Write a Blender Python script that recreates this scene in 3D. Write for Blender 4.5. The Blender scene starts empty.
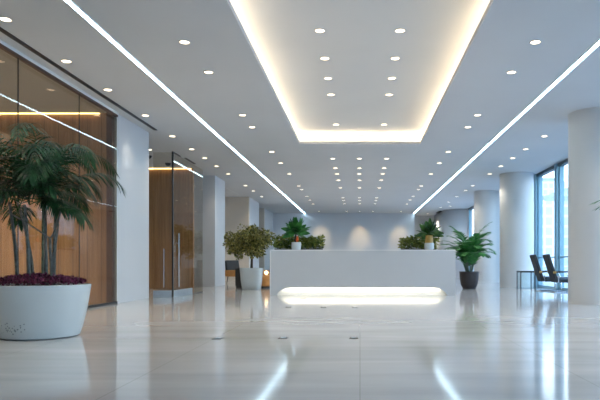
import bpy, math, random
from mathutils import Vector, Matrix
random.seed(7)
C = bpy.context.scene.collection
PI = math.pi
F = 600.0; EYE = 0.85; VX = 360.0; HY = 263.0

# ------------------------------------------------------------------ materials
def mat(name, col, rough=.5, metal=0., emis=None, es=0., spec=.5, noise=0., nscale=6., trans=0., coat=0.):
    m = bpy.data.materials.new(name); m.use_nodes = True
    nt = m.node_tree; b = nt.nodes['Principled BSDF']
    b.inputs['Base Color'].default_value = (*col, 1)
    b.inputs['Roughness'].default_value = rough
    b.inputs['Metallic'].default_value = metal
    b.inputs['Specular IOR Level'].default_value = spec
    b.inputs['Coat Weight'].default_value = coat
    if emis:
        b.inputs['Emission Color'].default_value = (*emis, 1)
        b.inputs['Emission Strength'].default_value = es
    if noise:
        tc = nt.nodes.new('ShaderNodeTexCoord'); n = nt.nodes.new('ShaderNodeTexNoise')
        n.inputs['Scale'].default_value = nscale; n.inputs['Detail'].default_value = 4
        nt.links.new(tc.outputs['Object'], n.inputs['Vector'])
        r = nt.nodes.new('ShaderNodeValToRGB')
        r.color_ramp.elements[0].position = .3; r.color_ramp.elements[1].position = .7
        r.color_ramp.elements[0].color = (*[c*(1-noise) for c in col], 1)
        r.color_ramp.elements[1].color = (*[min(1, c*(1+noise)) for c in col], 1)
        nt.links.new(n.outputs['Fac'], r.inputs['Fac']); nt.links.new(r.outputs['Color'], b.inputs['Base Color'])
    return m

M = {}
M['ceil'] = mat('ceiling_paint', (.59, .605, .62), .9, noise=.02, nscale=.7, spec=.2)
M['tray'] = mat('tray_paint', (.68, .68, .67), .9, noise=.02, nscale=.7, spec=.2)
M['wall'] = mat('wall_paint', (.57, .60, .64), .85, noise=.02, nscale=.9, spec=.3)
M['pier'] = mat('pier_paint', (.58, .60, .63), .7, noise=.015, nscale=.9)
M['beige'] = mat('beige_wall', (.60, .54, .47), .85, noise=.03, nscale=1.5, spec=.3)
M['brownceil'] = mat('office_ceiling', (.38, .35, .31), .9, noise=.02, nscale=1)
M['column'] = mat('column_paint', (.59, .60, .60), .6, noise=.02, nscale=.8)
M['black'] = mat('black_metal', (.015, .015, .017), .45, noise=.2, nscale=20)
M['rubber'] = mat('black_plastic', (.02, .022, .025), .6, noise=.2, nscale=30)
M['white'] = mat('white_gloss', (.70, .72, .73), .3, noise=.03, nscale=3)
M['potwhite'] = mat('white_pot_glaze', (.50, .565, .60), .22, noise=.03, nscale=3)
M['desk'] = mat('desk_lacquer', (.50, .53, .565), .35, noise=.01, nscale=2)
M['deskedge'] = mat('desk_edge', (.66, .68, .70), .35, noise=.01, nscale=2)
M['frame'] = mat('window_frame_metal', (.22, .40, .50), .4, .3, noise=.05, nscale=4)
M['darkframe'] = mat('dark_frame_metal', (.05, .07, .09), .4, .5, noise=.1, nscale=4)
M['chrome'] = mat('chrome', (.7, .75, .8), .15, 1., noise=.03, nscale=10)
M['steel'] = mat('brushed_steel', (.45, .52, .58), .3, .8, noise=.06, nscale=15)
M['trimw'] = mat('white_trim', (.75, .78, .8), .5, noise=.01)
M['trimb'] = mat('brown_trim', (.10, .05, .035), .5, noise=.1)
M['soil'] = mat('soil', (.03, .022, .018), .95, noise=.5, nscale=40)
M['darkpot'] = mat('dark_brown_pot', (.035, .026, .026), .35, noise=.3, nscale=25)
M['orange'] = mat('tan_leather', (.55, .25, .07), .5, noise=.12, nscale=12)
M['chairmesh'] = mat('chair_fabric', (.02, .024, .028), .55, noise=.3, nscale=60)
M['seatblue'] = mat('seat_leather', (.06, .09, .12), .3, noise=.15, nscale=20)
M['gold'] = mat('golden_wood', (.42, .26, .06), .4, noise=.15, nscale=15)
M['trunk'] = mat('grey_trunk', (.10, .115, .11), .7, noise=.4, nscale=25)
M['cane'] = mat('green_cane', (.07, .10, .06), .5, noise=.5, nscale=22)
M['bark'] = mat('dark_bark', (.05, .035, .025), .85, noise=.4, nscale=30)
M['bract'] = mat('orange_bract', (.75, .14, .03), .5, noise=.2, nscale=20)
M['lens'] = mat('downlight_lens', (.9, .9, .9), .4, emis=(1, .80, .55), es=6.0)
M['speck'] = mat('grey_fleck', (.22, .26, .29), .6)
M['ring'] = mat('downlight_ring', (.62, .60, .57), .35, .2, noise=.02)
M['strip'] = mat('led_strip_cool', (.9, .9, .9), .4, emis=(.60, .85, 1), es=20)
M['cove'] = mat('led_cove_warm', (.9, .9, .9), .4, emis=(1, .80, .55), es=24)
M['amber'] = mat('led_cove_amber', (.9, .9, .9), .4, emis=(1, .70, .30), es=5)
M['toe'] = mat('toe_light_panel', (.9, .9, .9), .4, emis=(1, .86, .62), es=18)
M['globe'] = mat('added_lamp_globe', (.9, .9, .9), .4, emis=(1, .72, .38), es=5)

def leafmat(name, c1, c2, rough=.45, nscale=9.):
    m = mat(name, c1, rough, spec=.3)
    nt = m.node_tree; b = nt.nodes['Principled BSDF']
    tc = nt.nodes.new('ShaderNodeTexCoord'); n = nt.nodes.new('ShaderNodeTexNoise')
    n.inputs['Scale'].default_value = nscale
    nt.links.new(tc.outputs['Object'], n.inputs['Vector'])
    r = nt.nodes.new('ShaderNodeValToRGB')
    r.color_ramp.elements[0].position = .35; r.color_ramp.elements[1].position = .68
    r.color_ramp.elements[0].color = (*c1, 1); r.color_ramp.elements[1].color = (*c2, 1)
    nt.links.new(n.outputs['Fac'], r.inputs['Fac']); nt.links.new(r.outputs['Color'], b.inputs['Base Color'])
    tr = nt.nodes.new('ShaderNodeBsdfTranslucent'); mx = nt.nodes.new('ShaderNodeMixShader')
    mx.inputs['Fac'].default_value = .2
    nt.links.new(r.outputs['Color'], tr.inputs['Color'])
    nt.links.new(b.outputs[0], mx.inputs[1]); nt.links.new(tr.outputs[0], mx.inputs[2])
    nt.links.new(mx.outputs[0], nt.nodes['Material Output'].inputs['Surface'])
    return m
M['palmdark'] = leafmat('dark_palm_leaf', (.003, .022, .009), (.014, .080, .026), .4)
M['palmmid'] = leafmat('green_palm_leaf', (.02, .12, .03), (.07, .26, .06), .4)
M['ficus'] = leafmat('ficus_leaf', (.020, .042, .010), (.42, .38, .12), .4, 14)
M['bushleaf'] = leafmat('bush_leaf', (.05, .10, .02), (.30, .33, .08), .45, 14)
M['paddle'] = leafmat('paddle_leaf', (.01, .07, .022), (.06, .24, .05), .3, 5)
M['paddledark'] = leafmat('dark_paddle_leaf', (.01, .05, .018), (.09, .20, .06), .3, 5)
M['purple'] = leafmat('purple_ground_cover', (.012, .004, .010), (.26, .05, .14), .5, 40)

def wood(name, c1, c2, pitch):
    m = mat(name, c1, .5); nt = m.node_tree; b = nt.nodes['Principled BSDF']; L = nt.links
    tc = nt.nodes.new('ShaderNodeTexCoord'); mp = nt.nodes.new('ShaderNodeMapping')
    mp.inputs['Scale'].default_value = (14, 14, .5)
    n = nt.nodes.new('ShaderNodeTexNoise'); n.inputs['Scale'].default_value = 1.4; n.inputs['Detail'].default_value = 5
    L.new(tc.outputs['Object'], mp.inputs[0]); L.new(mp.outputs[0], n.inputs['Vector'])
    r = nt.nodes.new('ShaderNodeValToRGB'); r.color_ramp.elements[0].position = .3; r.color_ramp.elements[1].position = .72
    r.color_ramp.elements[0].color = (*c1, 1); r.color_ramp.elements[1].color = (*c2, 1)
    L.new(n.outputs['Fac'], r.inputs['Fac'])
    sx = nt.nodes.new('ShaderNodeSeparateXYZ'); L.new(tc.outputs['Object'], sx.inputs[0])
    a = nt.nodes.new('ShaderNodeMath'); a.operation = 'PINGPONG'; a.inputs[1].default_value = pitch/2
    L.new(sx.outputs['X'], a.inputs[0])
    g = nt.nodes.new('ShaderNodeMath'); g.operation = 'LESS_THAN'; g.inputs[1].default_value = .008
    L.new(a.outputs[0], g.inputs[0])
    mx = nt.nodes.new('ShaderNodeMixRGB'); mx.inputs['Color2'].default_value = (c1[0]*.7, c1[1]*.7, c1[2]*.7, 1)
    L.new(g.outputs[0], mx.inputs['Fac']); L.new(r.outputs['Color'], mx.inputs['Color1'])
    L.new(mx.outputs[0], b.inputs['Base Color'])
    return m
M['wood'] = wood('oak_panelling', (.25, .13, .055), (.38, .215, .10), .3)

def glassmat(name, tint, refl=1.0):
    m = bpy.data.materials.new(name); m.use_nodes = True; nt = m.node_tree
    nt.nodes.remove(nt.nodes['Principled BSDF'])
    t = nt.nodes.new('ShaderNodeBsdfTransparent'); t.inputs['Color'].default_value = (*tint, 1)
    g = nt.nodes.new('ShaderNodeBsdfGlossy'); g.inputs['Roughness'].default_value = 0.01
    f = nt.nodes.new('ShaderNodeFresnel')
    ge = nt.nodes.new('ShaderNodeNewGeometry'); ior = nt.nodes.new('ShaderNodeMapRange')   # the same reflectance on both faces of a pane
    ior.inputs['To Min'].default_value = 1.45; ior.inputs['To Max'].default_value = 1/1.45
    nt.links.new(ge.outputs['Backfacing'], ior.inputs['Value']); nt.links.new(ior.outputs[0], f.inputs['IOR'])
    mu = nt.nodes.new('ShaderNodeMath'); mu.operation = 'MULTIPLY'; mu.inputs[1].default_value = refl
    mu.use_clamp = True
    nt.links.new(f.outputs[0], mu.inputs[0])
    mx = nt.nodes.new('ShaderNodeMixShader')
    nt.links.new(mu.outputs[0], mx.inputs['Fac']); nt.links.new(t.outputs[0], mx.inputs[1]); nt.links.new(g.outputs[0], mx.inputs[2])
    nt.links.new(mx.outputs[0], nt.nodes['Material Output'].inputs['Surface'])
    return m
M['glass'] = glassmat('clear_window_glass', (.93, .97, .98))
M['tglass'] = glassmat('office_glass', (.90, .88, .84), .6)

def floor_mat():
    m = mat('polished_floor', (.5, .5, .5), .08); nt = m.node_tree; b = nt.nodes['Principled BSDF']; L = nt.links
    N = nt.nodes.new
    tc = N('ShaderNodeTexCoord')
    mp = N('ShaderNodeMapping'); mp.inputs['Scale'].default_value = (.18, .9, 1); mp.inputs['Rotation'].default_value = (0, 0, .12)
    L.new(tc.outputs['Object'], mp.inputs[0])
    n1 = N('ShaderNodeTexNoise'); n1.inputs['Scale'].default_value = 2.2; n1.inputs['Detail'].default_value = 8; n1.inputs['Distortion'].default_value = .6
    L.new(mp.outputs[0], n1.inputs['Vector'])
    r = N('ShaderNodeValToRGB')
    e = r.color_ramp.elements; e[0].position = .3; e[0].color = (.37, .385, .405, 1); e[1].position = .7; e[1].color = (.48, .495, .515, 1)
    e2 = e.new(.52); e2.color = (.43, .445, .465, 1)
    L.new(n1.outputs['Fac'], r.inputs['Fac'])
    sx = N('ShaderNodeSeparateXYZ'); L.new(tc.outputs['Object'], sx.inputs[0])
    def joint(out, off, pitch, w):
        a = N('ShaderNodeMath'); a.operation = 'ADD'; a.inputs[1].default_value = off; L.new(out, a.inputs[0])
        p = N('ShaderNodeMath'); p.operation = 'PINGPONG'; p.inputs[1].default_value = pitch/2; L.new(a.outputs[0], p.inputs[0])
        l = N('ShaderNodeMath'); l.operation = 'LESS_THAN'; l.inputs[1].default_value = w; L.new(p.outputs[0], l.inputs[0])
        return l.outputs[0]
    jx = joint(sx.outputs['X'], 0.0, 1.64, .004); jy = joint(sx.outputs['Y'], -6.8+4.8*6, 4.8, .007)
    mxj = N('ShaderNodeMath'); mxj.operation = 'MAXIMUM'; L.new(jx, mxj.inputs[0]); L.new(jy, mxj.inputs[1])
    mh = N('ShaderNodeMath'); mh.operation = 'MULTIPLY'; mh.inputs[1].default_value = .35; L.new(mxj.outputs[0], mh.inputs[0])
    mx = N('ShaderNodeMixRGB'); mx.inputs['Color2'].default_value = (.16, .16, .16, 1)
    L.new(mh.outputs[0], mx.inputs['Fac']); L.new(r.outputs['Color'], mx.inputs['Color1'])
    L.new(mx.outputs[0], b.inputs['Base Color'])
    mr = N('ShaderNodeMapRange'); mr.inputs[3].default_value = .075; mr.inputs[4].default_value = .11
    L.new(n1.outputs['Fac'], mr.inputs[0]); L.new(mr.outputs[0], b.inputs['Roughness'])
    bp = N('ShaderNodeBump'); bp.inputs['Strength'].default_value = .012; bp.inputs['Distance'].default_value = .02
    n2 = N('ShaderNodeTexNoise'); n2.inputs['Scale'].default_value = 5; n2.inputs['Detail'].default_value = 3
    mp2 = N('ShaderNodeMapping'); mp2.inputs['Scale'].default_value = (.5, 1.2, 1); L.new(tc.outputs['Object'], mp2.inputs[0])
    L.new(mp2.outputs[0], n2.inputs['Vector']); L.new(n2.outputs['Fac'], bp.inputs['Height']); L.new(bp.outputs[0], b.inputs['Normal'])
    b.inputs['Specular IOR Level'].default_value = .38
    return m
M['floor'] = floor_mat()

def facade(name, base, glassc, sx_, sz_):
    m = mat(name, base, .6); nt = m.node_tree; b = nt.nodes['Principled BSDF']; L = nt.links
    tc = nt.nodes.new('ShaderNodeTexCoord')
    s = nt.nodes.new('ShaderNodeSeparateXYZ'); L.new(tc.outputs['Object'], s.inputs[0])
    ad = nt.nodes.new('ShaderNodeMath'); ad.operation = 'ADD'; L.new(s.outputs['X'], ad.inputs[0]); L.new(s.outputs['Y'], ad.inputs[1])
    cb = nt.nodes.new('ShaderNodeCombineXYZ'); L.new(ad.outputs[0], cb.inputs[0]); L.new(s.outputs['Z'], cb.inputs[1])
    br = nt.nodes.new('ShaderNodeTexBrick'); br.offset = 0; br.inputs['Scale'].default_value = 1
    br.inputs['Brick Width'].default_value = sx_; br.inputs['Row Height'].default_value = sz_; br.inputs['Mortar Size'].default_value = .45
    br.inputs['Color1'].default_value = (*glassc, 1); br.inputs['Color2'].default_value = (*[c*1.25 for c in glassc], 1)
    br.inputs['Mortar'].default_value = (*base, 1)
    L.new(cb.outputs[0], br.inputs['Vector']); L.new(br.outputs['Color'], b.inputs['Base Color'])
    return m
M['fac1'] = facade('pale_facade', (.80, .84, .86), (.42, .52, .58), 3.0, 3.4)
M['fac2'] = facade('blue_facade', (.55, .64, .70), (.24, .36, .46), 2.2, 3.2)
M['street'] = mat('street_paving', (.32, .36, .40), .8, noise=.15, nscale=.2)

# ------------------------------------------------------------------ mesh builder
class MB:
    def __init__(s): s.v = []; s.f = []
    def add(s, vs, fs):
        o = len(s.v); s.v += [tuple(v) for v in vs]; s.f += [tuple(i+o for i in f) for f in fs]; return s
    def box(s, x0, x1, y0, y1, z0, z1, mtx=None):
        vs = [Vector((x, y, z)) for x in (x0, x1) for y in (y0, y1) for z in (z0, z1)]
        if mtx: vs = [mtx @ v for v in vs]
        return s.add(vs, [(0, 1, 3, 2), (4, 6, 7, 5), (0, 4, 5, 1), (2, 3, 7, 6), (0, 2, 6, 4), (1, 5, 7, 3)])
    def lathe(s, prof, n=48, cx=0, cy=0, sq=2.0, cap=True):
        k = len(prof); vs = []
        for i in range(n):
            a = 2*PI*i/n; c, d = math.cos(a), math.sin(a)
            q = (abs(c)**sq+abs(d)**sq)**(-1/sq)
            for r, z in prof: vs.append((cx+r*q*c, cy+r*q*d, z))
        fs = [(i*k+j, ((i+1) % n)*k+j, ((i+1) % n)*k+j+1, i*k+j+1) for i in range(n) for j in range(k-1)]
        if cap:
            fs.append(tuple(i*k for i in range(n))[::-1]); fs.append(tuple(i*k+k-1 for i in range(n)))
        return s.add(vs, fs)
    def tube(s, pts, rad, n=8):
        pts = [Vector(p) for p in pts]
        if not hasattr(rad, '__len__'): rad = [rad]*len(pts)
        vs = []; up0 = Vector((0, 0, 1))
        for i, p in enumerate(pts):
            t = (pts[min(i+1, len(pts)-1)]-pts[max(i-1, 0)]).normalized()
            u = t.cross(Vector((0.13, 1, .07)) if abs(t.z) > .8 else up0).normalized(); w = t.cross(u)
            for j in range(n):
                a = 2*PI*j/n; vs.append(p+(u*math.cos(a)+w*math.sin(a))*rad[i])
        fs = [(i*n+j, i*n+(j+1) % n, (i+1)*n+(j+1) % n, (i+1)*n+j) for i in range(len(pts)-1) for j in range(n)]
        fs.append(tuple(range(n))[::-1]); fs.append(tuple((len(pts)-1)*n+j for j in range(n)))
        return s.add(vs, fs)
    def prism(s, outline, y0, y1):      # outline in x,z
        n = len(outline)
        vs = [(x, y0, z) for x, z in outline]+[(x, y1, z) for x, z in outline]
        fs = [tuple(range(n)), tuple(range(2*n-1, n-1, -1))]+[(i, i+n, (i+1) % n+n, (i+1) % n) for i in range(n)]
        return s.add(vs, fs)
    def leaf(s, p, d, nrm, L, W, droop=.3, seg=3, fold=.15):
        """blade growing from p along d, tapering, bending down"""
        d = d.normalized(); side = d.cross(nrm)
        if side.length < 1e-4: side = d.cross(Vector((1, 0, 0)))
        side.normalize(); up = side.cross(d).normalized()
        o = len(s.v); cur = Vector(p); dd = d.copy()
        for i in range(seg+1):
            t = i/seg; w = W*.5*max(.06, math.sin(PI*min(.97, .12+.85*t))**.8)
            s.v += [tuple(cur+side*w-up*fold*w), tuple(cur), tuple(cur-side*w-up*fold*w)]
            dd = (dd+Vector((0, 0, -droop/seg))).normalized(); cur = cur+dd*(L/seg)
        for i in range(seg):
            a = o+i*3; s.f += [(a, a+3, a+4, a+1), (a+1, a+4, a+5, a+2)]
        return s
    def build(s, name, m, parent=None, loc=None, smooth=False, bevel=0):
        me = bpy.data.meshes.new(name); me.from_pydata(s.v, [], s.f); me.update()
        me.materials.append(m)
        if smooth: me.shade_smooth() if hasattr(me, 'shade_smooth') else None
        o = bpy.data.objects.new(name, me); C.objects.link(o)
        if parent: o.parent = parent
        if loc: o.location = loc
        if smooth:
            me.set_sharp_from_angle(angle=math.radians(38))
        if bevel:
            b = o.modifiers.new('b', 'BEVEL'); b.width = bevel; b.segments = 2; b.limit_method = 'ANGLE'
        return o

def tag(o, label, cat, group=None):
    o['label'] = label; o['category'] = cat
    if group: o['group'] = group
    return o
def thing(name, label, cat, loc=(0, 0, 0), rz=0, group=None):
    o = bpy.data.objects.new(name, None); C.objects.link(o); o.location = loc; o.rotation_euler = (0, 0, rz)
    o.empty_display_size = .1
    return tag(o, label, cat, group)
def struct(o): o['kind'] = 'structure'; return o
def dup(root, loc, rz, label, group=None):
    r = root.copy(); C.objects.link(r); r.location = loc; r.rotation_euler = (0, 0, rz); r['label'] = label
    if group: r['group'] = group
    for ch in list(root.children):
        c = ch.copy(); C.objects.link(c); c.parent = r
        for g in list(ch.children):
            d = g.copy(); C.objects.link(d); d.parent = c
    return r
def BX(*a): return MB().box(*a)

# ------------------------------------------------------------------ shell
YB, YE = -4.0, 40.2
XL, XR = -5.1, 6.3
H = 4.0
struct(BX(-9.6, XR+.25, YB-.2, YE+.2, -.12, 0).build('floor', M['floor']))
# ceiling with raised tray
c = MB(); tx, ty0, ty1 = 1.6, 2.6, 15.9; cx, cy0, cy1 = 1.95, 2.25, 16.2
def quad(mb, p): mb.add(p, [(0, 1, 2, 3)])
def ring(mb, ax, ay0, ay1, bx, by0, by1, z0, z1=None):  # frame between outer a and inner b
    if z1 is None: z1 = z0
    A = [(-ax, ay0, z0), (ax, ay0, z0), (ax, ay1, z0), (-ax, ay1, z0)]; B = [(-bx, by0, z1), (bx, by0, z1), (bx, by1, z1), (-bx, by1, z1)]
    for i in range(4):
        j = (i+1) % 4; quad(mb, [A[i], A[j], B[j], B[i]])
ring(c, tx, ty0, ty1, tx, ty0, ty1, H, H+.08)
ring(c, cx+.0, cy0, cy1, tx, ty0, ty1, H+.08)
for p in ([(XL-.6, YB, H), (-tx, YB, H), (-tx, YE, H), (XL-.6, YE, H)], [(tx, YB, H), (XR+.3, YB, H), (XR+.3, YE, H), (tx, YE, H)],
          [(-tx, YB, H), (tx, YB, H), (tx, ty0, H), (-tx, ty0, H)], [(-tx, ty1, H), (tx, ty1, H), (tx, YE, H), (-tx, YE, H)]):
    quad(c, p)
c.box(XL-.6, XR+.3, YB, YE, H+.6, H+.7)
struct(c.build('ceiling', M['ceil']))
c = MB(); ring(c, cx, cy0, cy1, cx, cy0, cy1, H+.08, H+.33)
c.box(-cx, cx, cy0, cy1, H+.33, H+.36)
struct(c.build('ceiling', M['tray']))
t = MB()
for s in (-1, 1): t.box(s*1.87-.02, s*1.87+.02, cy0+.08, cy1-.08, H+.085, H+.105)
t.box(-1.84, 1.84, cy1-.1, cy1-.06, H+.085, H+.105); t.box(-1.84, 1.84, cy0+.06, cy0+.1, H+.085, H+.105)
o = t.build('cove_light', M['cove']); tag(o, 'warm white cove lighting hidden around the raised ceiling tray', 'cove light')

# office ceiling, walls
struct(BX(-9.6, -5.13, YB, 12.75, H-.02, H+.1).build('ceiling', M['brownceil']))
struct(BX(-9.6, XL-.5, 12.75, YE, H-.004, H+.1).build('ceiling', M['ceil']))
struct(BX(-9.7, -9.6, YB, YE, 0, H+.1).build('wall_left', M['beige']))
struct(BX(-9.7, XR+.3, YB-.15, YB, 0, H).build('wall_front', M['wall']))
struct(BX(-5.75, 3.46, 38.0, 38.2, 0, H).build('wall_back', M['wall']))
struct(BX(3.3, 6.6, 40.0, 40.2, 0, H).build('wall_back', M['wall']))
struct(BX(3.36, 3.46, 38.2, 40.0, 0, H).build('wall_back', M['wall']))
# curved wall in the far right corner
pts = []
for k in range(15):
    a = PI - (PI/2)*k/14
    pts.append((6.4+1.35*math.cos(a), 36.4+(-1.4)*math.sin(a)))
pts = [(5.05, 40.0)]+pts
m_ = MB(); n = len(pts); vs = [(x, y, z) for z in (0, H) for x, y in pts]
m_.add(vs, [(i, i+1, i+1+n, i+n) for i in range(n-1)])
o = m_.build('wall_right', M['pier'], smooth=True); struct(o)
sol = o.modifiers.new('s', 'SOLIDIFY'); sol.thickness = .12; sol.offset = 1
# wood panel walls
struct(BX(-9.5, -5.16, 12.54, 12.72, 0, H-.02).build('wall_office', M['wood']))
struct(BX(-5.24, -5.13, 12.40, 12.54, 0, H-.02).build('trim_1', M['trimb']))
struct(BX(-8.6, -5.54, 19.9, 20.05, 0, H-.004).build('wall_alcove', M['wood']))
o = BX(-9.4, -5.42, 12.47, 12.50, H-.05, H-.03).build('wall_wash_light', M['amber']); tag(o, 'amber light line along the top of the office wood wall', 'light strip')
o = BX(-8.5, -5.58, 19.83, 19.86, H-.045, H-.02).build('wall_wash_light', M['amber']); tag(o, 'amber light line above the wood wall behind the glass doors', 'light strip')
# piers on the left
struct(BX(-5.7, XL, 12.6, 14.5, 0, H).build('wall_left', M['pier']))
struct(BX(-9.6, -5.7, 14.42, 14.5, 0, H-.004).build('wall_left', M['beige']))
struct(BX(-6.3, -5.22, 21.6, 23.2, 0, H).build('wall_left', M['pier']))
struct(BX(-9.6, -6.3, 21.6, 21.8, 0, H-.004).build('wall_left', M['beige']))
struct(BX(-9.6, -5.3, 28.6, 28.8, 0, H-.004).build('wall_left', M['beige']))
struct(BX(-5.7, -5.3, 28.8, 31.5, 0, H).build('wall_left', M['pier']))
struct(BX(-9.6, -5.5, 34.4, 34.6, 0, H-.004).build('wall_left', M['beige']))
struct(BX(-5.75, -5.5, 34.6, 38.0, 0, H).build('wall_left', M['pier']))
# header trims along the office glass
struct(BX(-5.13, -5.07, YB, 12.6, H-.045, H).build('trim_2', M['trimw']))
struct(BX(-5.14, -5.08, YB, 12.6, H-.09, H-.045).build('trim_3', M['trimb']))
struct(BX(-5.11, -5.09, 12.575, 12.6, 0, H-.09).build('trim_4', M['trimw']))

# office glass partition
g = thing('glass_partition', 'long frameless glass wall of the office on the left, behind the large white planter', 'glass wall', (XL, 0, 0))
y = -3.95
panes = [-4, -.65, 1.15, 3.1, 5.05, 7.0, 8.95, 10.9, 12.57]
for a, b in zip(panes[:-1], panes[1:]):
    BX(-.006, .006, a+.006, b-.006, .05, H-.09).build('glass_pane', M['tglass'], g)
BX(-.02, .02, YB, 12.57, 0, .05).build('bottom_rail', M['black'], g)
t = MB()
for a in panes[1:-1]: t.box(-.007, .007, a-.005, a+.005, .05, H-.09)
t.build('pane_joint', M['rubber'], g)

# glass entrance screen behind the first pier
g = thing('glass_door_screen', 'glass entrance doors with steel kick rail beside the white pier', 'glass door', (-4.62, 14.8, 0))
BX(-.48, -.02, -.006, .006, .17, 3.58).build('glass_pane', M['tglass'], g)
BX(-.006, .006, .02, 1.68, .17, 3.58).build('glass_pane', M['tglass'], g)
BX(-.006, .006, 1.70, 2.8, .03, 3.58).build('glass_pane', M['tglass'], g)
BX(-.48, -.02, -.02, .02, 0, .17).build('kick_rail', M['steel'], g)
BX(-.02, .02, .02, 1.68, 0, .17).build('kick_rail', M['steel'], g)
BX(-.015, .015, 1.70, 2.8, 0, .03).build('bottom_rail', M['black'], g)
MB().box(-.02, .02, -.02, .02, 0, 3.6).box(-.018, .018, .02, .6, 3.58, 3.60).build('corner_post', M['black'], g)
for yy, xx in ((.34, .05),):
    MB().tube([(xx, yy, .25), (xx, yy, 1.6)], .016).tube([(0, yy, .5), (xx, yy, .5)], .01).tube([(0, yy, 1.35), (xx, yy, 1.35)], .01).build('pull_handle', M['chrome'], g, smooth=True)
MB().tube([(-.2, -.05, .25), (-.2, -.05, 1.2)], .014).tube([(-.2, 0, .4), (-.2, -.05, .4)], .01).tube([(-.2, 0, 1.1), (-.2, -.05, 1.1)], .01).build('pull_handle', M['chrome'], g, smooth=True)

# windows along the right
ys = [19.1+2.25*k for k in range(-10, 8)]
for i, (a, b) in enumerate(zip(ys[:-1], ys[1:])):
    w = bpy.data.objects.new('window_%d' % (i+1), None); C.objects.link(w); w.location = (XR, a, 0); struct(w)
    t = MB(); L = b-a
    t.box(-.08, .16, -.11, .11, 0, H).box(.0, .1, .11, L-.11, 0, .08).box(0, .1, .11, L-.11, 1.02, 1.06).box(0, .1, .11, .17, .08, H-.1).box(0, .1, L-.17, L-.11, .08, H-.1)
    t.build('window_frame', M['frame'], w)
    BX(-.05, .12, .11, L-.11, H-.1, H).build('head_rail', M['darkframe'], w)
    BX(.045, .055, .17, L-.17, .08, H-.1).build('pane', M['glass'], w)
struct(BX(XR-.08, XR+.2, YB, ys[0]-.11, 0, H).build('wall_right', M['wall']))
struct(BX(XR-.02, XR+.2, ys[-1]-.11, YE, 0, H).build('wall_right', M['pier']))

# round columns
prof = [(.6, 0), (.6, H)]
for (x, y, r, lab) in ((5.02, 12.65, .60, 'wide round column nearest the camera at the right edge'),
                       (5.555, 21.3, .585, 'round column between the dark palm pot and the office chairs'),
                       (5.62, 26.5, .585, 'farthest round column, just behind the potted palm')):
    o = MB().lathe([(r, 0), (r, H)], 96).build('column', M['column'], loc=(x, y, 0), smooth=True)
    tag(o, lab, 'column', 'round columns along the windows'); o['kind'] = 'structure'

# ceiling slots
o = BX(-4.875, -4.795, YB+.1, 14.2, H-.012, H-.002).build('slot_diffuser', M['black']); tag(o, 'long black linear air slot in the ceiling above the office glass', 'air vent')
o = BX(-5.27, -5.2, 18.0, 19.0, H-.02, H-.001).build('slot_diffuser', M['black']); tag(o, 'short black air slot in the ceiling beyond the glass doors', 'air vent')
o = BX(4.75, 5.0, 36.2, 37.6, H-.05, H-.001).build('slot_diffuser', M['black']); tag(o, 'short black ceiling slot at the far right corner', 'air vent')
for (x, y, lab) in ((-6.05, 18.9, 'small black ceiling speaker farther from the pier above the glass doors'), (-6.2, 17.6, 'small black ceiling speaker right beside the pier above the glass doors')):
    o = MB().lathe([(.09, -.0), (.09, -.03), (.05, -.08), (.01, -.09)], 20).build('ceiling_speaker', M['rubber'], loc=(x, y, H-.004), smooth=True)
    tag(o, lab, 'speaker', 'black ceiling speakers')

# linear lights
for s, x, lab in ((-1, -3.50, 'long cool white light strip along the left side of the ceiling'), (1, 3.41, 'long cool white light strip along the right side of the ceiling')):
    t = thing('light_strip', lab, 'light strip', (x, 0, H-.002))
    MB().box(-.044, -.033, YB+.1, 37.98, -.012, 0).box(.033, .044, YB+.1, 37.98, -.012, 0).build('channel', M['trimw'], t)
    BX(-.033, .033, YB+.1, 37.98, -.008, -.001).build('diffuser', M['strip'], t)

# ------------------------------------------------------------------ downlights
ORD = ['nearest', 'second', 'third', 'fourth', 'fifth', 'sixth', 'seventh', 'eighth', 'ninth', 'tenth', 'eleventh', 'twelfth', 'thirteenth', 'fourteenth', 'fifteenth', 'sixteenth', 'seventeenth']
spot = bpy.data.lights.new('downlight_beam', 'SPOT'); spot.energy = 105; spot.color = (1, .86, .69); spot.spot_size = math.radians(105); spot.spot_blend = .8; spot.shadow_soft_size = .06
hot = bpy.data.lights.new('wash_beam', 'SPOT'); hot.energy = 210; hot.color = (1, .70, .36); hot.spot_size = math.radians(46); hot.spot_blend = 1; hot.shadow_soft_size = .06
soft = hot.copy(); soft.energy = 50; soft.color = (1, .86, .66); soft.spot_size = math.radians(62); soft.spot_blend = 1
def make_dl(loc, label, group):
    t = thing('downlight', label, 'downlight', loc, 0, group)
    MB().lathe([(.066, -.006), (.080, -.010), (.084, -.001), (.084, 0), (.066, 0)], 28, cap=False).build('trim_ring', M['ring'], t, smooth=True)
    MB().lathe([(.001, -.0045), (.066, -.0045), (.066, -.001), (.001, -.001)], 28).build('lens', M['lens'], t)
    l = bpy.data.objects.new('beam', spot); C.objects.link(l); l.parent = t; l.location = (0, 0, -.02)
    return t
first = None
def row(x, ds, where, group, z=H, wash=(), wrot=(math.radians(42), 0, 0), beam=None):
    global first
    for i, d in enumerate(ds):
        lab = 'recessed round downlight, %s %s, %s' % (ORD[i], 'to the camera' if i == 0 else 'from the camera', where)
        if first is None: first = t = make_dl((x, d, z), lab, group)
        else: t = dup(first, (x, d, z), 0, lab, group)
        if i in wash:
            for chd in t.children:
                if chd.type == 'LIGHT': chd.data = beam or hot; chd.rotation_euler = wrot
A = [7.75, 9.36, 10.9, 12.8, 14.9, 16.6, 18.0, 19.5, 21.2]
row(-4.58, [5.6]+A[:4], 'row between the left light strip and office glass', 'downlights beside the office glass', wash=(4,), wrot=(math.radians(22), math.radians(19), 0), beam=soft)
row(-4.66, A[4:]+[24.4, 26.2, 28.4], 'row left of the strip beyond the white pier', 'downlights beyond the white pier')
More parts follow.
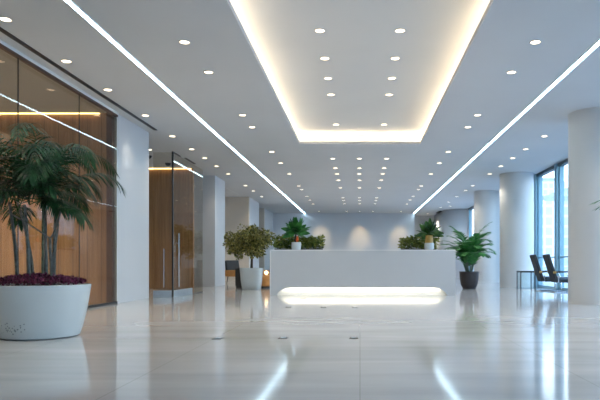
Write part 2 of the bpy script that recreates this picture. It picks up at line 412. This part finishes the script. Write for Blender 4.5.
row(4.58, [5.6, 7.75, 9.36, 10.9]+A[4:]+[24.4, 26.0, 28.4, 31, 34], 'row between the right light strip and windows', 'downlights beside the windows')
Bd = [5.9, 8.55, 9.9, 12.77, 13.9, 17.0, 18.9, 21.2, 24.5, 25.7, 28.3, 30.0, 32.0, 36.6]
row(-2.50, Bd, 'row just inside the left light strip', 'downlights inside the left strip', wash=(13,))
row(2.50, Bd, 'row just inside the right light strip', 'downlights inside the right strip', wash=(13,))
Cd = [18.1, 19.9, 21.2, 22.8, 25.1, 28.9, 30.2, 31.8, 36.6]
row(-.82, Cd, 'left row of the three beyond the tray', 'downlights in three rows beyond the tray')
row(-.02, Cd, 'middle row of the three beyond the tray', 'downlights in three rows beyond the tray', wash=(8,))
row(.80, Cd, 'right row of the three beyond the tray', 'downlights in three rows beyond the tray')
Td = [5.6, 7.4, 8.98, 10.2, 11.3, 12.4, 15.07]
row(-.60, Td, 'left row inside the ceiling tray', 'downlights in the raised tray', H+.33)
row(.60, Td, 'right row inside the ceiling tray', 'downlights in the raised tray', H+.33)
office = bpy.data.lights.new('fill_beam', 'SPOT'); office.energy = 330; office.color = (1, .86, .68); office.spot_size = math.radians(130); office.spot_blend = .8; office.shadow_soft_size = .06  # wide beam shared by the added fill downlights
def dup_fill(loc, lab, group=None):
    t = dup(first, loc, 0, lab, group)
    if group is None and 'group' in t: del t['group']
    for c_ in t.children:
        if c_.type == 'LIGHT': c_.data = office
for i, (x, y) in enumerate([(-8.6, 11.3), (-7.2, 11.3), (-8.6, 9.2), (-7.0, 9.2), (-7.0, 6.0)]):  # unseen downlights added to brighten the office wood wall
    dup_fill((x, y, H-.02), 'added fill downlight out of view in the glass fronted office, ' + ['by its far corner', 'nearest its wood wall', 'deep in the room', 'behind the palm', 'closest to the camera'][i], 'added office fill lights')
for x, y, lab in ((4.3, 38.2, 'added fill downlight in the far right corner, closest to the light strip'), (5.0, 33.2, 'added fill downlight in front of the curved far right wall')):  # added downlights that lift the dark niche and the curved wall
    t = dup(first, (x, y, H), 0, lab); del t['group']
    for c_ in t.children:
        if c_.type == 'LIGHT': c_.data = office
dup_fill((-6.6, 25.4, H-.004), 'added fill downlight over the lounge chair recess, hidden behind the grey pier')  # hidden downlight added to lighten and warm the recess walls
dup(first, (-7.2, 18.2, H-.004), 0, 'recessed round downlight deep in the alcove behind the glass doors')
dup(first, (-5.85, 16.65, H-.004), 0, 'recessed round downlight above the glass doors beside the pier')

# ------------------------------------------------------------------ reception desk
dk = thing('reception_desk', 'long pale grey reception desk with a glowing arched toe recess', 'reception desk', (0, 15.7, 0))
x0, x1, a0, a1, at = -2.36, 2.50, -2.17, 2.27, .205
arch = []
for k in range(13):
    u = k/12*PI/2; arch.append((a0+.42*(1-math.cos(u)), .0+at*math.sin(u)))
arch2 = [(a1-(p[0]-a0), p[1]) for p in reversed(arch)]
out = [(x0, 0), (a0-.001, 0)]+arch+arch2+[(a1+.001, 0), (x1, 0), (x1, 1.2), (x0, 1.2)]
out = [(x0+.03, 0)]+out[1:-3]+[(x1-.0, 0), (x1-.0, 1.17), (x0+.03, 1.17)]
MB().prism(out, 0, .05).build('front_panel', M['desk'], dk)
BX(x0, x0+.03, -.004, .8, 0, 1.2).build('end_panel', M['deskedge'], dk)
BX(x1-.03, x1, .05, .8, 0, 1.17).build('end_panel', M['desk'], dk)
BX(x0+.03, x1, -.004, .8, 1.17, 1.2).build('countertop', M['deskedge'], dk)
BX(x0+.03, x1-.03, .8, 1.25, .70, .74).build('work_shelf', M['desk'], dk)
BX(x0+.03, x1-.03, .74, .80, 0, 1.17).build('back_panel', M['desk'], dk)
BX(a0-.05, a1+.05, .14, .155, .0, .26).build('toe_panel', M['trimw'], dk)
BX(a0-.05, a1+.05, .051, .155, .26, .27).build('toe_soffit', M['trimw'], dk)
BX(a0+.12, a1-.12, .054, .085, .225, .245).build('toe_light', M['toe'], dk)

# ------------------------------------------------------------------ plants
def frond_into(leafmb, rachis, p0, az, e0, e1, L, LL, W, nl=26, droop=.7, start=.12, sweep=.9, rr=.008, jit=.12, bend=1.25):
    seg = 18; p = Vector(p0); pts = [p.copy()]; dirs = []
    for i in range(seg):
        t = (i+.5)/seg; e = e0+(e1-e0)*(t**bend)
        d = Vector((math.cos(az)*math.cos(e), math.sin(az)*math.cos(e), math.sin(e)))
        dirs.append(d); p = p+d*(L/seg); pts.append(p.copy())
    dirs.append(dirs[-1])
    rachis.tube(pts, [rr*(1-.8*i/seg) for i in range(seg+1)], 6)
    side = Vector((-math.sin(az), math.cos(az), 0))
    for k in range(nl):
        t = start+(1-start)*(k+.5)/nl; fi = t*seg; i = min(int(fi), seg-1)
        q = pts[i].lerp(pts[i+1], fi-i); d = dirs[i]; up = side.cross(d).normalized()*-1
        if up.z < 0: up = -up
        ll = LL*(math.sin(PI*min(.98, .22+.72*(k/nl)))**.7)
        sw = sweep+.5*t
        for s in (-1, 1):
            j = random.uniform(-jit, jit)
            dd = (side*s*1.0+d*(sw+j)+up*(.28+j)).normalized()
            leafmb.leaf(q, dd, up, ll*random.uniform(.88, 1.08), W, droop*random.uniform(.7, 1.3), 4)
def frond(parent, lm, p0, az, e0, e1, L, LL, W, **k):
    a = MB(); r = MB(); frond_into(a, r, p0, az, e0, e1, L, LL, W, **k)
    a.add(r.v, r.f)
    return a.build('frond', lm, parent)
def bez(p0, p1, p2, n=8):
    p0, p1, p2 = map(Vector, (p0, p1, p2)); return [(p0*(1-t)**2+p1*2*t*(1-t)+p2*t*t) for t in [i/n for i in range(n+1)]]

# large palm planter front left
PX, PY = -3.72, 6.97
pl = thing('palm_planter', 'large white bowl planter with dark feathery palm and purple ground cover, front left', 'potted palm', (PX, PY, 0))
MB().lathe([(.40, 0), (.425, .015), (.455, .10), (.49, .24), (.52, .40), (.543, .56), (.548, .6), (.525, .605), (.515, .58), (.50, .54)], 96).build('pot', M['potwhite'], pl, smooth=True)
MB().lathe([(.505, .545), (.4, .57), (.2, .59), (.01, .6)], 48, cap=False).build('soil', M['soil'], pl, smooth=True)
g = MB()
for i in range(2600):
    r = .49*math.sqrt(random.random()); a = random.uniform(0, 2*PI); hgt = (.60)+.085*(1-(r/.5)**2)+random.uniform(-.01, .03)
    b = random.uniform(0, 2*PI); e = random.uniform(.1, 1.4)
    g.leaf((r*math.cos(a), r*math.sin(a), hgt), Vector((math.cos(b)*math.cos(e), math.sin(b)*math.cos(e), math.sin(e))), Vector((0, 0, 1)), .038, .026, .4, 2)
o = g.build('ground_cover', M['purple'], pl); o['kind'] = 'stuff'
tops = []
for (bx, by, tx_, ty_, tz, r, mt) in ((-.13, .10, -.30, .05, 1.50, .022, 'trunk'), (-.06, -.12, -.12, -.10, 1.42, .024, 'trunk'), (.02, .10, .0, .12, 1.55, .022, 'trunk'),
                                  (-.02, .20, -.06, .2, 1.45, .02, 'cane'), (.06, -.05, .05, -.02, 1.48, .018, 'cane'), (.10, .12, .12, .15, 1.5, .026, 'trunk'), (-.26, .0, -.34, -.03, 1.46, .026, 'trunk')):
    pts = bez((bx, by, .56), (bx, by, 1.0), (tx_, ty_, tz+.1), 10)
    MB().tube(pts, [r*(.88-.3*i/10) for i in range(11)], 10).build('stem', M[mt], pl, smooth=True); tops.append((tx_, ty_, tz+.1))
# the forked stem on the right
MB().tube(bez((.19, -.1, .56), (.18, -.1, .9), (.17, -.1, 1.13), 8), .016, 8).tube(bez((.17, -.1, 1.13), (.24, -.1, 1.2), (.29, -.1, 1.45), 6), .011, 8).tube(bez((.17, -.1, 1.13), (.02, -.12, 1.25), (-.28, -.15, 1.43), 8), .009, 8).tube(bez((.23, -.1, .56), (.21, -.1, .9), (.27, -.1, 1.3), 8), .008, 6).build('stem', M['trunk'], pl, smooth=True)
tops += [(.29, -.1, 1.45), (-.28, -.15, 1.43)]
for i in range(40):
    b = tops[i % len(tops)]; az = i*2.399+random.uniform(-.3, .3); u = i/40
    if u < .5: e0, e1, L = random.uniform(1.25, 1.5), random.uniform(-1.45, -1.0), random.uniform(1.35, 1.75)
    elif u < .8: e0, e1, L = random.uniform(.95, 1.2), random.uniform(-1.45, -1.15), random.uniform(.95, 1.25)
    else: e0, e1, L = random.uniform(.3, .8), random.uniform(-1.4, -1.1), random.uniform(.6, .85)
    L *= 1-.16*abs(math.cos(az))-.10*max(0, math.cos(az))
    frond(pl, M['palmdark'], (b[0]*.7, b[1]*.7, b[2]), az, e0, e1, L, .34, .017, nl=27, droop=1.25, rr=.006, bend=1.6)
g = MB()
for i in range(34):     # small dark flecks low on the pot
    a = -PI/2+random.gauss(-.12, .22); z = .13+random.gauss(0, .035)
    if not .03 < z < .23: continue
    q = .455+(z-.10)*.25+.0015; w_ = random.uniform(.004, .011)
    c0 = Vector((q*math.cos(a), q*math.sin(a), z)); tx2 = Vector((-math.sin(a), math.cos(a), 0)); up2 = Vector((0, 0, 1))
    g.add([c0+tx2*w_*math.cos(k*PI/3)+up2*w_*math.sin(k*PI/3) for k in range(6)], [tuple(range(6))])
g.build('fleck', M['speck'], pl)['kind'] = 'stuff'

# potted palm by the column
def kentia(root, lm, z0, n, Ls, LL, W, seed):
    random.seed(seed)
    for i in range(n):
        az = i*2.399+random.uniform(-.25, .25); u = (i+.5)/n
        bx, by = .09*math.cos(az), .09*math.sin(az)
        e0 = 1.52-.30*u; L0 = random.uniform(.12, .55)*(1.15-.6*u)+.1
        d = Vector((math.cos(az)*math.cos(e0), math.sin(az)*math.cos(e0), math.sin(e0)))
        tip = Vector((bx, by, z0))+d*L0
        MB().tube([(bx, by, z0), (Vector((bx, by, z0))+tip)/2, tip], [.013, .011, .008], 6).build('stem', M['cane'], root, smooth=True)
        frond(root, lm, tip, az, e0, .35-1.35*u+random.uniform(-.25, .25), Ls*random.uniform(.8, 1.15)*(1-.25*u), LL, W, nl=20, droop=.6, start=.02, sweep=.9, rr=.007)
rp = thing('potted_palm', 'green feathery palm in dark brown pot standing right of the desk', 'potted palm', (3.6, 19.8, 0))
MB().lathe([(.20, 0), (.215, .01), (.27, .12), (.305, .30), (.315, .45), (.318, .54), (.33, .545), (.33, .57), (.30, .57), (.29, .52)], 48).build('pot', M['darkpot'], rp, smooth=True)
MB().lathe([(.295, .52), (.01, .54)], 32, cap=False).build('soil', M['soil'], rp)
kentia(rp, M['palmmid'], .52, 34, 1.15, .31, .042, 5)

# palm at the right edge, mostly out of the frame
ep = thing('potted_palm', 'palm whose green frond tips reach in at the right edge', 'potted palm', (3.78, 7.0, 0))
MB().lathe([(.20, 0), (.24, .02), (.29, .2), (.31, .5), (.30, .5), (.28, .46)], 48).build('pot', M['darkpot'], ep, smooth=True)
MB().lathe([(.285, .46), (.01, .48)], 32, cap=False).build('soil', M['soil'], ep)
random.seed(11)
for (az, e0, e1, L, h) in ((PI*1.0, .62, -.42, 1.06, 1.40), (PI*.985, .60, -.5, .99, 1.40), (PI*1.25, 1.3, .2, .7, 1.35), (0.3, 1.1, -.6, 1.1, 1.3), (-.9, 1.1, -.5, 1.0, 1.35), (1.4, 1.2, -.5, 1.0, 1.3), (2.2, 1.35, .3, .7, 1.4)):
    MB().tube([(0.04*math.cos(az), .04*math.sin(az), .46), (0.04*math.cos(az), .04*math.sin(az), h)], .012, 8).build('stem', M['cane'], ep, smooth=True)
    frond(ep, M['palmmid'], (0.04*math.cos(az), .04*math.sin(az), h), az, e0, e1, L, .30, .034, nl=18, droop=.5, sweep=1.1)

# ficus tree
random.seed(21)
ft = thing('potted_tree', 'round headed leafy tree in tapered white pot left of the desk', 'potted tree', (-3.47, 19.2, 0))
MB().lathe([(.265, 0), (.285, .02), (.32, .25), (.355, .62), (.36, .69), (.335, .69), (.32, .64)], 64, sq=3.5).build('pot', M['potwhite'], ft, smooth=True)
MB().lathe([(.325, .64), (.01, .66)], 32, cap=False, sq=3.5).build('soil', M['soil'], ft)
t = MB().tube([(0, 0, .64), (.01, 0, .95), (-.01, .01, 1.2), (0, 0, 1.55)], [.045, .038, .035, .02], 10)
for i in range(14):
    a = i*2.4; z = 1.05+.04*i; r = random.uniform(.35, .6)
    t.tube(bez((0, 0, z), (math.cos(a)*r*.5, math.sin(a)*r*.5, z+.1), (math.cos(a)*r, math.sin(a)*r, z+.35), 5), [.014, .012, .01, .008, .006, .004], 5)
t.build('trunk', M['bark'], ft, smooth=True)
f = MB()
clumps = []
for i in range(70):
    a = random.uniform(0, 2*PI); zz = random.uniform(-1, 1); rr = (random.random()**.4)
    s = math.sqrt(1-zz*zz)
    clumps.append(Vector((-.06+math.cos(a)*s*rr*.72, math.sin(a)*s*rr*.66, 1.50+zz*rr*.46)))
for c_ in clumps:
    rad = random.uniform(.11, .2)
    for k in range(58):
        dv = Vector((random.gauss(0, 1), random.gauss(0, 1), random.gauss(0, 1))).normalized()
        p = c_+dv*rad*random.random()**.4
        b = (dv+Vector((0, 0, -.2))+Vector((random.gauss(0, .5), random.gauss(0, .5), random.gauss(0, .4)))).normalized()
        f.leaf(p, b, Vector((random.gauss(0, 1), random.gauss(0, 1), 1)), .085, .052, .4, 2)
f.build('foliage', M['ficus'], ft)

# plants on the desk
def paddle_plant(root, z0, lm, n, L, W, seed, spread=1.):
    random.seed(seed)
    for i in range(n):
        az = i*2.399; u = i/n; e = 1.45-1.25*u+random.uniform(-.1, .1)
        d = Vector((math.cos(az)*math.cos(e)*spread, math.sin(az)*math.cos(e)*spread, math.sin(e)))
        g = MB(); ll = L*random.uniform(.8, 1.1)*(1-.15*u)
        g.tube([(0, 0, z0+.03*(1-u)), Vector((0, 0, z0+.03*(1-u)))+d.normalized()*.06], .005, 5)
        g.leaf(Vector((0, 0, z0+.03*(1-u)))+d.normalized()*.05, d, Matrix.Rotation(random.uniform(-1.0, 1.0), 4, d.normalized()) @ Vector((-math.cos(az)*.5, -math.sin(az)*.5, 1)), ll, W, .75, 7, .25)
        g.build('leaf', lm, root, smooth=True)
p1 = thing('desk_plant', 'paddle leaved plant with orange bract in white pot on desk, left end', 'potted plant', (-1.69, 15.92, 1.2))
MB().lathe([(.10, 0), (.125, .02), (.132, .12), (.128, .20), (.115, .20), (.11, .17)], 40).build('pot', M['potwhite'], p1, smooth=True)
MB().lathe([(.112, .17), (.005, .18)], 24, cap=False).build('soil', M['soil'], p1)
MB().tube([(-.02, 0, .17), (-.03, 0, .30), (-.01, 0, .42)], [.035, .028, .02], 8).build('trunk', M['bark'], p1, smooth=True)
MB().tube([(.02, -.03, .2), (.03, -.035, .26), (.03, -.03, .36)], [.02, .045, .015], 10).build('bract', M['bract'], p1, smooth=True)
paddle_plant(p1, .40, M['paddle'], 26, .42, .17, 3)
p2 = thing('desk_plant', 'paddle leaved plant in white and gold pot on desk, right end', 'potted plant', (1.83, 15.88, 1.2))
MB().lathe([(.10, 0), (.125, .02), (.13, .12), (.126, .18), (.115, .18), (.11, .15)], 40).build('pot', M['potwhite'], p2, smooth=True)
MB().lathe([(.095, .15), (.105, .2), (.10, .38), (.085, .38), (.08, .36), (.002, .36)], 32).build('collar', M['gold'], p2, smooth=True)
paddle_plant(p2, .37, M['paddledark'], 28, .39, .17, 4)
def hedge(name, lab, x0, x1, y, z, h, seed, cnt, thin=None):
    random.seed(seed)
    root = thing(name, lab, 'planter box', ((x0+x1)/2, y, z))
    w = (x1-x0)/2
    MB().box(-w, w, -.08, .08, 0, .045).build('trough', M['rubber'], root)
    g = MB()
    nc = int((x1-x0)/.055)
    for i in range(nc):
        cx_ = -w+2*w*(i+.5)/nc; hh = h*random.uniform(.6, 1.05)
        if thin and thin(cx_/w): hh *= random.uniform(.55, 1)
        for k in range(cnt):
            p = Vector((cx_+random.gauss(0, .05), random.gauss(0, .055), .04+hh*random.random()**.75))
            dv = Vector((random.gauss(0, 1), random.gauss(0, 1), abs(random.gauss(0, .8))))
            g.leaf(p, dv, Vector((random.gauss(0, 1), random.gauss(0, 1), 1)), .085, .052, .3, 2)
    g.build('foliage', M['bushleaf'], root)
hedge('planter_trough', 'low black trough of leafy green shrubs on the left end of the desk', -2.33, -1.02, 16.40, 1.2, .34, 8, 60)
hedge('planter_trough', 'low black trough of leafy green shrubs on the right end of the desk', 1.12, 2.08, 16.40, 1.2, .33, 9, 60)

# ------------------------------------------------------------------ lounge on the left behind the tree
cb = thing('sideboard', 'low black sideboard behind the white tree pot', 'sideboard', (-3.86, 20.6, 0))
BX(-.38, .38, -.22, .22, .06, .68).build('body', M['rubber'], cb, bevel=.01)
BX(-.37, -.01, -.235, -.22, .08, .66).build('door', M['black'], cb)
BX(.01, .37, -.235, -.22, .08, .66).build('door', M['black'], cb)
BX(-.35, .35, -.18, .18, 0, .06).build('plinth', M['black'], cb)
lm_ = thing('added_lamp', 'small added globe lamp, glowing for a warm lit patch, on the round tan stool', 'lamp', (-3.2, 20.5, .42))  # added glowing ball standing in for a warmly lit patch
MB().lathe([(.05, 0), (.05, .01), (.01, .02), (.01, .04)], 20).build('base', M['gold'], lm_, smooth=True)
MB().lathe([(.005, .03), (.045, .05), (.065, .09), (.055, .135), (.02, .16), (.004, .162)], 24).build('globe', M['globe'], lm_, smooth=True)
sl = thing('stool', 'round tan leather stool between sideboard and desk', 'stool', (-3.2, 20.5, 0))
MB().lathe([(.18, .06), (.21, .09), (.215, .36), (.19, .41), (.16, .42)], 32).build('seat', M['orange'], sl, smooth=True)
MB().lathe([(.17, 0), (.17, .06)], 32).build('base', M['black'], sl)
def armchair(loc, rz, label, proto=None):
    if proto: return dup(proto, loc, rz, label, 'tan leather lounge chairs')
    t = thing('lounge_chair', label, 'armchair', loc, rz, 'tan leather lounge chairs')
    BX(-.33, .33, -.33, .30, .30, .50).build('seat', M['orange'], t, bevel=.05)
    m_ = Matrix.Translation((0, .30, .42)) @ Matrix.Rotation(math.radians(-12), 4, 'X')
    MB().box(-.33, .33, -.05, .07, 0, .55, m_).build('backrest', M['rubber'], t, bevel=.03)
    for s in (-1, 1):
        MB().box(s*.36-.04, s*.36+.04, -.30, .34, .30, .56).build('armrest', M['orange'], t, bevel=.02)
        for yy in (-.27, .27): MB().tube([(s*.3, yy, .31), (s*.34, yy*1.1, 0)], [.02, .013], 8).build('leg', M['black'], t, smooth=True)
    return t
ac = armchair((-5.0, 24.6, 0), math.radians(50), 'tan and black lounge chair between the grey pier and sideboard')
armchair((-3.45, 23.0, 0), math.radians(-35), 'tan and black lounge chair behind the tree pot, next to the desk', ac)

# ------------------------------------------------------------------ chairs on the right
def office_chair(loc, rz, label):
    t = thing('cantilever_chair', label, 'chair', loc, rz, 'black high-backed chairs by the window')
    ang = math.radians(-18)
    m_ = Matrix.Translation((-.22, 0, .30)) @ Matrix.Rotation(ang, 4, 'Y')
    MB().box(-.045, .045, -.25, .25, 0, .84, m_).build('backrest', M['chairmesh'], t, bevel=.02)
    MB().box(-.20, .34, -.26, .26, .29, .34).build('seat', M['chairmesh'], t, bevel=.015)
    MB().box(-.16, .34, -.25, .25, .34, .45).build('cushion', M['seatblue'], t, bevel=.04)
    for s in (-1, 1):
        y = s*.29
        MB().tube([(-.30, y, .58), (.0, y, .60), (.22, y, .585)], .02, 8).build('armrest', M['chairmesh'], t, smooth=True)
        MB().tube([(-.35, y, .575), (-.27, y, .585)], .032, 10).build('arm_pad', M['gold'], t, smooth=True)
        MB().tube([(.20, y, .58), (.26, y, .45), (.30, y, .2), (.30, y, .03), (.26, y, .015), (-.30, y, .015)], .013, 8).build('frame', M['chrome'], t, smooth=True)
    MB().tube([(-.30, -.29, .015), (-.30, .29, .015)], .013, 8).build('crossbar', M['chrome'], t, smooth=True)
    MB().tube([(.29, -.29, .30), (.29, .29, .30)], .012, 8).tube([(-.2, -.29, .5), (-.2, -.29, .3), (-.2, .29, .3), (-.2, .29, .5)], .012, 8).build('support', M['chrome'], t, smooth=True)
    return t
ch = office_chair((5.72, 18.2, 0), math.radians(-2), 'black high-backed cantilever chair next to the small side table')
dup(ch, (5.86, 17.35, 0), math.radians(-2), 'black high-backed cantilever chair next to the wide round column')
st = thing('side_table', 'small side table with black top and glass sides beside the chairs', 'side table', (5.27, 19.05, 0))
BX(-.24, .24, -.24, .24, .55, .60).build('table_top', M['black'], st)
for sx in (-1, 1):
    for sy in (-1, 1): BX(sx*.225-.012, sx*.225+.012, sy*.225-.012, sy*.225+.012, 0, .55).build('leg', M['black'], st)
for s in (-1, 1): BX(s*.225-.003, s*.225+.003, -.21, .21, .02, .55).build('glass_side', M['glass'], st)
for s in (-1, 1): BX(-.21, .21, s*.225-.003, s*.225+.003, .02, .55).build('glass_side', M['glass'], st)

# ------------------------------------------------------------------ floor sockets
fs = None
for (px, d, lab) in ((-1.60, 6.75, 'in the near row, leftmost'), (-.87, 6.8, 'in the near row, middle one'), (-.07, 6.8, 'in the near row, at the centre joint'),
                (-1.37, 11.5, 'in the far row, leftmost'), (-.70, 11.5, 'in the far row, middle one'), (-.10, 11.5, 'in the far row, at the centre joint'), (-1.36, 14.4, 'alone close to the desk')):
    if fs is None:
        fs = thing('floor_socket', 'small black floor socket '+lab, 'floor socket', (px, d, 0), 0, 'black floor sockets')
        MB().box(-.05, .05, -.075, .075, 0, .004).build('plate', M['black'], fs)
        MB().box(-.028, .028, -.045, .045, .004, .007).build('lid', M['steel'], fs)
    else: dup(fs, (px, d, 0), 0, 'small black floor socket '+lab)

# ------------------------------------------------------------------ outside
struct(BX(6.6, 700, -300, 700, -.6, -.5).build('ground', M['street']))
def tower(x0, x1, y0, y1, h, m, lab):
    t = thing('building', lab, 'building', ((x0+x1)/2, (y0+y1)/2, -.5), 0, 'buildings outside the windows')
    w, d = (x1-x0)/2, (y1-y0)/2
    BX(-w, w, -d, d, 0, h).build('facade', M[m], t)
    BX(-w+2, w-2, -d+2, d-2, h, h+2).build('roof', M['street'], t)
    t2 = MB()
    z = 3.4
    while z < h: t2.box(-w-.15, w+.15, -d-.15, d+.15, z-.18, z+.18); z += 3.4
    t2.build('floor_band', M['trimw'], t)
tower(58, 73, 200, 240, 22, 'fac1', 'pale low building outside, in the left window bay')
tower(74, 110, 205, 260, 27, 'fac2', 'blue building outside, in the bay beside the wide column')
tower(75, 110, 320, 360, 45, 'fac1', 'taller pale building outside behind the others')
tower(60, 90, 20, 70, 16, 'fac1', 'pale building outside facing the nearer windows')

# ------------------------------------------------------------------ world, sun-less daylight
w = bpy.data.worlds.new('sky'); bpy.context.scene.world = w; w.use_nodes = True
nt = w.node_tree; bg = nt.nodes['Background']
tc = nt.nodes.new('ShaderNodeTexCoord'); s = nt.nodes.new('ShaderNodeSeparateXYZ'); nt.links.new(tc.outputs['Generated'], s.inputs[0])
r = nt.nodes.new('ShaderNodeValToRGB'); r.color_ramp.elements[0].position = .0; r.color_ramp.elements[0].color = (.82, .93, 1, 1)
r.color_ramp.elements[1].position = .6; r.color_ramp.elements[1].color = (.44, .67, 1, 1)
nt.links.new(s.outputs['Z'], r.inputs['Fac']); nt.links.new(r.outputs['Color'], bg.inputs['Color'])
bg.inputs['Strength'].default_value = 6.0

# ------------------------------------------------------------------ camera, view
cam = bpy.data.cameras.new('camera'); co = bpy.data.objects.new('camera', cam); C.objects.link(co)
cam.sensor_width = 36; cam.lens = 36; co.location = (0, 0, EYE); co.rotation_euler = (PI/2, 0, 0)
cam.shift_x = -.1; cam.shift_y = 63/600; cam.clip_end = 2000
sc = bpy.context.scene; sc.camera = co
sc.view_settings.view_transform = 'Standard'; sc.view_settings.look = 'None'; sc.view_settings.gamma = 1
sc.view_settings.use_curve_mapping = False; sc.view_settings.exposure = -.15
